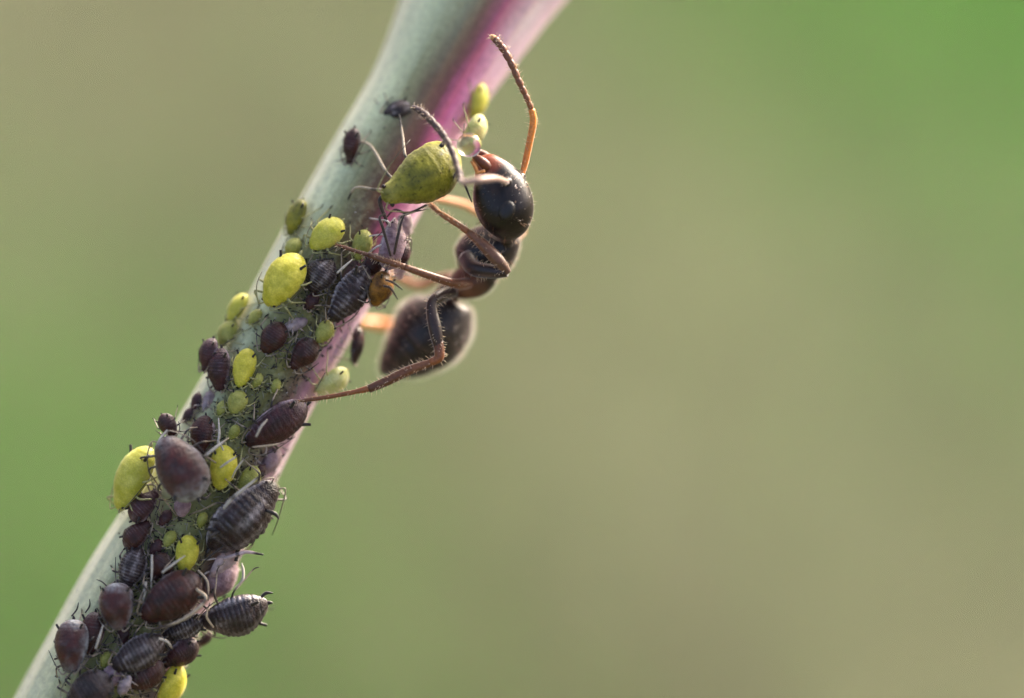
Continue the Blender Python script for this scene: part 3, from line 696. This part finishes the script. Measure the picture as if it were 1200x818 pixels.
# ------------------------------------------------------------------ the ant
DARK = (0.006, 0.0034, 0.0042); BRN = (0.19, 0.070, 0.038); RED = (0.32, 0.070, 0.026); ORG = (0.62, 0.20, 0.035)
def build_ant():
    root = empty('ant', at(548, 325, 0.9)); loc = V(root.location)
    def W(px, r, n=40, ratio=1.0, seg=None):
        s = spline([(p[0], p[1], p[2], q) for p, q in zip(px, r)], n)
        cen = [at(a, b, c) - loc for a, b, c, q in s]; ra = [max(q, 0.5) / PPM for *_, q in s]
        if seg:
            for i in range(n):
                u = i / (n - 1)
                for g in seg: ra[i] *= 1 - 0.05 * max(0, 1 - abs(u - g) / 0.05) * (1 if u > g else 0.15)
        return loft(cen, ra, [x * ratio for x in ra], FW, 40)
    vs, fs = [], []
    def join(g):
        b = len(vs); vs.extend(g[0]); fs.extend(tuple(i + b for i in f) for f in g[1])
    join(W([(599, 275, .35), (598, 270, .25), (596, 260, .12), (593, 248, .0), (589, 234, .0), (584, 219, 0), (578, 206, 0), (571, 195, 0), (565, 188, .05), (562, 185, .05)],
           [6, 19, 28, 33.5, 34.5, 32, 26, 18, 11, 3], 50, 0.82))
    join(W([(601, 268, .3), (598, 276, .4), (590, 283, .6)], [8, 9, 12], 12))
    join(W([(600, 275, .5), (596, 280, .6), (587, 286, .7), (575, 293, .8), (563, 300, .85), (552, 306, .9), (543, 311, .95), (538, 313, .95)], [5, 17, 27, 32, 32, 28, 19, 5], 40, 0.85))
    join(W([(574, 312, .9), (568, 320, .92), (558, 327, .95), (547, 331, 1.0), (536, 336, 1.1), (528, 339, 1.1)], [10, 18, 21, 20, 16, 7], 30, 0.85))
    join(W([(540, 330, 1.1), (532, 336, 1.15), (525, 345, 1.25), (521, 354, 1.3), (522, 362, 1.3)], [9, 9, 15, 13, 9], 24, 0.8))
    join(W([(527, 349, 1.4), (525, 353, 1.4), (522, 362, 1.4), (515, 374, 1.45), (505, 387, 1.5), (493, 400, 1.5), (480, 412, 1.5), (467, 422, 1.5), (456, 430, 1.5), (449, 435, 1.5), (446, 437, 1.5)],
           [8, 23, 35, 43, 45, 42, 35, 26, 16, 8, 2], 80, 0.9, seg=[0.33, 0.55, 0.74, 0.88]))
    for q, r_ in (((594, 213, -.37), 5.5), ((611, 207, .05), 5.5)):      # rims of the antenna sockets
        join(ico(r_ / PPM, at(*q) - loc, 2))
    me0 = mesh('body', vs, fs)
    o = bpy.data.objects.new('tmp', me0); link(o)
    rm = o.modifiers.new('r', 'REMESH'); rm.mode = 'VOXEL'; rm.voxel_size = 0.018; rm.use_smooth_shade = True
    sm = o.modifiers.new('s', 'SMOOTH'); sm.iterations = 2; sm.factor = 0.5
    dg = bpy.context.evaluated_depsgraph_get()
    me = bpy.data.meshes.new_from_object(o.evaluated_get(dg)); me.name = 'body'
    bpy.data.objects.remove(o)
    me.materials.clear(); me.materials.append(M_ANT)
    face = at(566, 189, 0) - loc; prop = at(549, 332, .9) - loc; pet = at(526, 345, 1.2) - loc
    gc_ = at(500, 392, 1.45) - loc; g0 = at(526, 352, 1.4) - loc; gd = at(447, 436, 1.5) - loc - g0; gl = gd.length; gd = gd / gl; yg = at(0, 356, 1.4).dot(UP)
    cols = []
    for v in me.vertices:
        c = DARK
        k = max(0, 1 - (v.co - face).length / 0.46); c = lerp3(c, RED, min(1, k * 2.2))
        k = max(0, 1 - (v.co - prop).length / 0.42); c = lerp3(c, BRN, min(1, k * 1.7))
        k = max(0, 1 - (v.co - pet).length / 0.3); c = lerp3(c, BRN, min(1, k * 0.8))
        if (v.co - gc_).length < 1.2 and (v.co + loc).dot(UP) < yg:
            u = (v.co - g0).dot(gd) / gl
            for q in (0.27, 0.50, 0.70, 0.85):
                c = lerp3(c, (0.09, 0.05, 0.04), 0.6 * math.exp(-((u - q + 0.02 * math.sin(9 * v.co.x)) / 0.013) ** 2))
        cols += [*c, 1.0]
    a = me.attributes.new('tint', 'FLOAT_COLOR', 'POINT'); a.data.foreach_set('color', cols)
    me.polygons.foreach_set('use_smooth', [True] * len(me.polygons))
    body = obj('body', me, root)
    rng = random.Random(2)
    # bristles standing off the body
    G = Geo(); polys = me.polygons
    cand = [p for p in polys]
    for i in range(260):
        p = rng.choice(cand); c = V(p.center); n = V(p.normal)
        q = c + loc
        hd_ = q.dot(UP) > at(0, 268, 0).dot(UP)
        ln = rng.uniform(0.05, 0.11) if hd_ else rng.uniform(0.05, 0.12)
        d = (n + V((rng.gauss(0, .25), rng.gauss(0, .25), rng.gauss(0, .25)))).normalized()
        v_, f_ = tube([c - n * .01, c + d * ln * .5, c + d * ln], [0.0055, 0.004, 0.001], 3, d.orthogonal())
        G.add(v_, f_, (0.62, 0.50, 0.42))
    gc = at(500, 392, 1.45) - loc; tc = at(572, 295, .75) - loc; hc = at(592, 238, 0) - loc
    near = [p for p in cand if (V(p.center) - gc).length < 1.15 and (V(p.center) + loc).dot(UP) < at(0, 352, 1.4).dot(UP)]
    near2 = [p for p in cand if (V(p.center) - tc).length < 0.6]
    near3 = [p for p in cand if (V(p.center) - hc).length < 0.62 and (V(p.center) + loc).dot(UP) > at(0, 268, 0).dot(UP)]
    for pool, cnt, lo, hi in ((near, 260, .05, .12), (near2, 120, .04, .10), (near3, 160, .03, .08)):
        for i in range(cnt):
            p = rng.choice(pool); c = V(p.center); n = V(p.normal)
            d = (n + V((rng.gauss(0, .35), rng.gauss(0, .35), rng.gauss(0, .35)))).normalized(); ln = rng.uniform(lo, hi)
            sdv = d.cross(V((rng.gauss(0, 1), rng.gauss(0, 1), rng.gauss(0, 1)))).normalized() * 0.0027
            G.add([c - sdv, c + sdv, c + d * ln], [(0, 1, 2)], (0.95, 0.86, 0.87))
    G.build('hair', M_HAIR, body, kind='stuff')
    # the thin silvery fuzz that lies over the cuticle and catches the light from behind
    vm = MT('pubescence'); vm.n.remove(vm.b)
    vs_ = vm.new('ShaderNodeVolumeScatter'); vs_.inputs['Color'].default_value = (1.0, 0.87, 0.90, 1); vs_.inputs['Density'].default_value = 0.72; vs_.inputs['Anisotropy'].default_value = 0.76
    vm.link(vs_.outputs[0], vm.out.inputs['Volume'])
    ym = at(0, 352, 1.4).dot(UP); yh = at(0, 272, .3).dot(UP)
    fv = []
    for v in me.vertices:
        h_ = (v.co + loc).dot(UP)
        th_ = 0.095 if h_ < ym else (0.06 if h_ < yh else 0.02)
        fv.append(v.co + v.normal * th_)
    fz = obj('fuzz', mesh('fuzz', fv, [tuple(p.vertices) for p in me.polygons], [vm.m]), body); fz['kind'] = 'stuff'
    # compound eye
    v_, f_ = ico(1.0, (0, 0, 0), 3)
    ec = at(594, 247, -0.415) - loc
    ux = (RT * .35 + UP * .94).normalized(); uy = ux.cross(FW).normalized()
    G = Geo(); G.add([ec + ux * (v.x * 12.5 / PPM) + uy * (v.y * 9.5 / PPM) + FW * (v.z * 0.07) for v in v_], f_, (0.006, 0.005, 0.006)); G.build('eye', M_EYE, root)
    # mandibles
    for p in ([(572, 197, -.18), (565, 190, -.24), (557, 184, -.18), (553, 183, -.05)], [(575, 190, .15), (568, 183, .22), (560, 178, .18), (556, 178, .05)]):
        (v_, f_), _ = smooth_tube([at(*q) - loc for q in p], [6.5 / PPM, 6 / PPM, 4 / PPM, 1.2 / PPM], 14, 10)
        G = Geo(); G.add(v_, f_, (0.13, 0.035, 0.012)); G.build('mandible', M_ANTLEG, root)
    for p in ([(568, 200, -.28), (560, 202, -.32), (556, 194, -.3), (552, 189, -.25)], [(565, 196, .1), (558, 192, .05), (554, 186, .0)]):
        (v_, f_), _ = smooth_tube([at(*q) - loc for q in p], [2.2 / PPM] * (len(p) - 1) + [1.2 / PPM], 10, 6)
        G = Geo(); G.add(v_, f_, (0.6, 0.24, 0.06)); G.build('palp', M_ANTLEG, root)
    def limb(name, pts, rr, c0, c1, parent, steps=20, bristles=0, bead=0):
        (v_, f_), sp = smooth_tube([at(*q) - loc for q in pts], [0.9 * r / PPM for r in rr], steps, 9)
        cols = []
        if bead:
            vv = []
            for i in range(steps):
                k = 1 + (0.26 if bead > 6 else 0.16) * (abs(math.sin(math.pi * bead * i / (steps - 1))) ** 0.6 - 0.55)
                c = V(sp[i][:3])
                for j in range(9): vv.append(c + (v_[i * 9 + j] - c) * k)
            v_ = vv
        for i in range(steps): cols += [lerp3(c0, c1, i / (steps - 1))] * 9
        G = Geo(); G.add(v_, f_, cols); o_ = G.build(name, M_ANTLEG, parent)
        if bristles:
            for k in range(int(bristles * 1.8)):
                i = rng.randrange(1, steps - 1); c = V(sp[i][:3]); r = sp[i][3]
                t = (V(sp[i + 1][:3]) - V(sp[i - 1][:3])).normalized(); d = t.orthogonal(); d.rotate(Matrix.Rotation(rng.random() * 6.283, 3, t))
                d = (d + t * rng.uniform(0.2, .9)).normalized(); ln = rng.uniform(0.05, 0.115)
                hv, hf = tube([c + d * r * .8, c + d * (r + ln * .5), c + d * (r + ln)], [0.005, 0.004, 0.001], 3, d.orthogonal())
                G.add(hv, hf, (0.7, 0.52, 0.36))
            me_ = mesh(name, G.v, G.f, [M_ANTLEG], attrs={'tint': G.c}); old = o_.data; o_.data = me_; bpy.data.meshes.remove(old)
        if name == 'tarsus':
            e = V(sp[-1][:3]); t = (e - V(sp[-3][:3])).normalized()
            for q in (-1, 1):
                sdv = t.cross(FW).normalized() * q
                cl, cf = tube([e, e + t * .03 + sdv * .02, e + t * .055 + sdv * .018 + FW * .02], [.010, .008, .002], 5)
                G.add(cl, cf, (0.25, 0.10, 0.03))
            me_ = mesh(name, G.v, G.f, [M_ANTLEG], attrs={'tint': G.c}); old = o_.data; o_.data = me_; bpy.data.meshes.remove(old)
        return o_
    B1 = (0.10, 0.036, 0.016); B2 = (0.28, 0.095, 0.030); B3 = (0.20, 0.075, 0.03)
    # legs towards the viewer: leg (coxa and femur) > tibia, tarsus
    lg = limb('leg', [(548, 303, .55), (556, 314, .25), (575, 318, .0), (594, 319, -.15)], [13, 11, 9.5, 6.5], DARK, (0.03, 0.014, 0.012), root, 20, 30)
    limb('tibia', [(596, 320, -.15), (584, 306, -.2), (566, 287, -.2), (549, 272, -.12)], [4.5, 8.5, 8, 5], (0.10, 0.05, 0.035), B3, lg, 22, 40)
    limb('tarsus', [(549, 272, -.12), (538, 264, -.05), (527, 257, .05), (515, 249, .2), (505, 240, .45), (500, 236, .6)], [4.5, 4.0, 4.2, 3.4, 3.4, 2], B2, (0.42, 0.2, 0.08), lg, 26, 50, 5)
    lg = limb('leg', [(556, 330, 1.0), (542, 333, .5), (528, 331, .2), (500, 322, .0), (474, 313, -.1)], [6, 8, 6, 5.2, 4.2], BRN, B3, root, 24, 24)
    limb('tibia', [(474, 313, -.1), (455, 307, -.1), (432, 299, -.1)], [4.4, 4.2, 3.4], B3, B1, lg, 16, 24)
    limb('tarsus', [(432, 299, -.1), (416, 294, -.07), (404, 290, -.02), (395, 287, .02)], [2.8, 2.5, 2.4, 1.4], B1, B3, lg, 18, 16, 4)
    lg = limb('leg', [(530, 342, .8), (515, 348, .3), (506, 358, .05), (510, 385, -.1), (515, 412, -.1)], [9, 9, 7.5, 9, 6], (0.03, 0.014, 0.012), (0.035, 0.016, 0.014), root, 26, 50)
    limb('knee', [(513.5, 400, -.1), (515, 412, -.12), (514, 420, -.12), (504, 425, -.1)], [7.0, 7.0, 6.6, 5.2], (0.09, 0.03, 0.015), (0.34, 0.11, 0.035), lg, 12, 10)
    limb('tibia', [(508, 424, -.1), (480, 434, -.1), (455, 446, -.1), (432, 456, -.08)], [5, 6.5, 6.5, 5.5], B3, B1, lg, 22, 55)
    limb('tarsus', [(434, 455, -.08), (412, 460, -.08), (385, 465, -.1), (365, 468, -.12), (352, 470, -.12)], [4.5, 3.2, 3.0, 2.8, 1.6], B2, B1, lg, 26, 30, 5)
    # legs on the far side, out of focus
    FO = (0.70, 0.26, 0.06)
    lg = limb('leg', [(585, 288, 1.2), (600, 280, 1.7), (611, 270, 2.1)], [10, 8, 6], BRN, (0.45, 0.16, 0.04), root, 14)
    limb('tibia', [(611, 270, 2.1), (590, 258, 2.2), (563, 250, 2.1)], [6, 6, 5], FO, FO, lg, 14)
    limb('tarsus', [(563, 250, 2.1), (545, 240, 2.0), (525, 235, 1.8), (505, 232, 1.6)], [4, 4, 4, 3], FO, FO, lg, 14)
    lg = limb('leg', [(550, 325, 1.4), (520, 325, 2.0), (490, 335, 2.5)], [8, 6, 5], BRN, B2, root, 14)
    limb('tibia', [(490, 335, 2.5), (468, 325, 2.6), (446, 318, 2.4)], [5, 5, 4], B2, B2, lg, 12)
    limb('tarsus', [(446, 318, 2.4), (428, 312, 2.2), (412, 306, 2.0)], [3, 3, 2], B2, B2, lg, 12)
    lg = limb('leg', [(535, 345, 1.8), (505, 360, 2.5), (470, 384, 3.2)], [8, 8, 6], BRN, FO, root, 14)
    limb('tibia', [(470, 384, 3.2), (445, 380, 3.3), (422, 377, 3.0)], [7, 7, 6], FO, FO, lg, 12)
    limb('tarsus', [(422, 377, 3.0), (405, 380, 2.6), (390, 386, 2.2)], [4, 4, 3], FO, FO, lg, 12)
    # antennae: antenna (scape) > funiculus
    an = limb('antenna', [(611, 206, .05), (615, 193, .1), (621, 165, .1), (625, 142, .08), (623, 128, .05)], [3.6, 4.2, 4.6, 4.8, 4.4], (0.60, 0.19, 0.03), (0.72, 0.26, 0.05), root, 24, 20)
    limb('funiculus', [(623, 128, .05), (616, 112, .02), (608, 95, 0), (600, 76, 0), (590, 58, 0), (582, 48, .0), (575, 42, .05)], [3.4, 3.8, 4.2, 4.6, 4.8, 4.6, 2.2], (0.22, 0.08, 0.03), (0.14, 0.06, 0.045), an, 100, 70, 11)
    limb('tip', [(580, 46, .0), (577, 43.5, .03), (574.5, 41.5, .05)], [4.5, 4, 2], (0.5, 0.24, 0.1), (0.6, 0.3, 0.14), an, 8)
    an = limb('antenna', [(594, 213, -.42), (580, 209, -1.0), (560, 211, -1.4), (545, 214, -1.2), (541, 212, -1.0)], [3.6, 4.2, 4.4, 4.4, 4], (0.34, 0.20, 0.16), (0.5, 0.36, 0.30), root, 24, 20)
    limb('funiculus', [(541, 214, -1.0), (536, 196, -.8), (529, 176, -.6), (519, 158, -.5), (506, 142, -.4), (494, 131, -.3), (483, 125, -.2)], [3.4, 4.0, 4.2, 4.4, 4.6, 4.6, 2.6], (0.10, 0.06, 0.05), (0.08, 0.045, 0.04), an, 100, 70, 11)
    tag(root, 'dark brown ant with orange feelers leaning off the right side of the stem', 'ant')

# ------------------------------------------------------------------ honeydew, shed skins
def build_drop():
    m = MT('honeydew'); m.set(Base_Color=(0.98, 1.0, 0.95, 1), Roughness=0.0, IOR=1.35, Transmission_Weight=1.0)
    f = m.noise(3, 2); m.bump(f, 0.02, 0.01)
    v_, f_ = ico(14.6 / PPM, (0, 0, 0), 5)
    v_ = [V((v.x, v.y, v.z * (1.0 if v.z > 0 else 0.97))) for v in v_]
    o = obj('honeydew_drop', mesh('honeydew_drop', v_, f_, [m.m])); o.location = at(550, 170, -0.35)
    tag(o, 'clear round honeydew drop held at the ant\'s mouth', 'droplet')
def build_skin(px, py, ln, w, ang, phi, label, seed, dz=0.0):
    """a cast skin: a crumpled split husk with stiff empty legs"""
    rng = random.Random(seed)
    C, R_, s, ax, pr = stem_frame(px, py)
    p_ = rad(phi); n = (pr * math.sin(p_) - FW * math.cos(p_)); n = (n - ax * n.dot(ax)).normalized()
    hv = RT * math.cos(rad(ang)) + UP * math.sin(rad(ang)); hd = (hv - n * hv.dot(n)).normalized(); sdv = n.cross(hd)
    rc = max(R_ + .03, s / math.sin(p_) if abs(s) > R_ and abs(math.sin(p_)) > .3 else R_ + .03)
    base = C + pr * s - FW * (rc * math.cos(p_)) + FW * dz
    root = empty('shed_skin', base); root.rotation_euler = Matrix((hd, sdv, n)).transposed().to_euler()
    L, Wd = ln / PPM, w / PPM
    vs, fs = [], []; m, k = 22, 15
    for i in range(m):
        t = i / (m - 1); ww = float(np.interp(t, PROF_T, PROF_SLIM)) * Wd / 2
        for j in range(k):
            th = math.pi * (-0.15 + 1.3 * j / (k - 1))
            q = 1 + 0.25 * mnoise.noise(V((t * 7, th * 1.6, seed))) - 0.06 * (abs(math.sin(t * 28)) < .3)
            vs.append(V((L / 2 - L * t, ww * math.cos(th) * q, 0.05 + ww * math.sin(th) * q * 0.8)))
    for i in range(m - 1):
        for j in range(k - 1): fs.append((i * k + j, (i + 1) * k + j, (i + 1) * k + j + 1, i * k + j + 1))
    G = Geo(); G.add(vs, fs, [lerp3((0.62, 0.52, 0.54), (0.32, 0.22, 0.25), max(0, min(1, .5 + mnoise.noise(v * 6)))) for v in vs])
    hk = G.build('husk', M_SKIN, root)
    for q in range(5):
        sg = -1 if q % 2 else 1; x = (0.3 - 0.18 * (q // 2)) * L
        a = V((x, sg * .2 * Wd, .05)); e = V((x + rng.uniform(-.25, .3) * L, sg * rng.uniform(.6, 1.0) * Wd, rng.uniform(0, .2)))
        (v_, f_), _ = smooth_tube([a, (a + e) / 2 + V((0, 0, rng.uniform(.02, .12))), e], [.018, .014, .008], 9, 5, V((0, 0, 1)))
        G = Geo(); G.add(v_, f_, [lerp3((.62, .54, .5), (.3, .22, .2), i // 5 / 9) for i in range(45)]); G.build('leg', M_SKIN, root)
    tag(root, label, 'shed skin', 'cast aphid skins')

build_ground(); build_grass(); build_stem()
for a in APHIDS: aphid(*a[:7], **a[7])
for x, y, l, a, k, lab in TINY: aphid(x, y, l, l * 0.65, a, k, lab, group='tiny nymphs between the aphids', style='slim')
build_ant(); build_drop()
build_skin(266, 652, 58, 24, 200, 55, 'pinkish white shed skin under the biggest black aphid', 4, -0.2)
build_skin(470, 268, 40, 26, 250, 50, 'pale pinkish shed skin hanging below the olive green aphid', 23, -0.3)
build_skin(468, 314, 30, 18, 300, 60, 'small crumpled pale skin under the ant\'s middle leg', 27, -0.2)
build_skin(247, 505, 26, 14, 260, 8, 'small white shed skin beside the upright red brown aphid', 9)
build_skin(346, 381, 34, 14, 200, 12, 'crumpled white shed skin right of the smooth red brown aphid', 12)
build_skin(247, 470, 26, 14, 250, -45, 'small whitish shed skin at the pale left edge below the purple aphids', 15)
build_skin(150, 800, 26, 14, 60, 10, 'tiny white shed skin at the bottom edge between dark aphids', 19, -0.2)
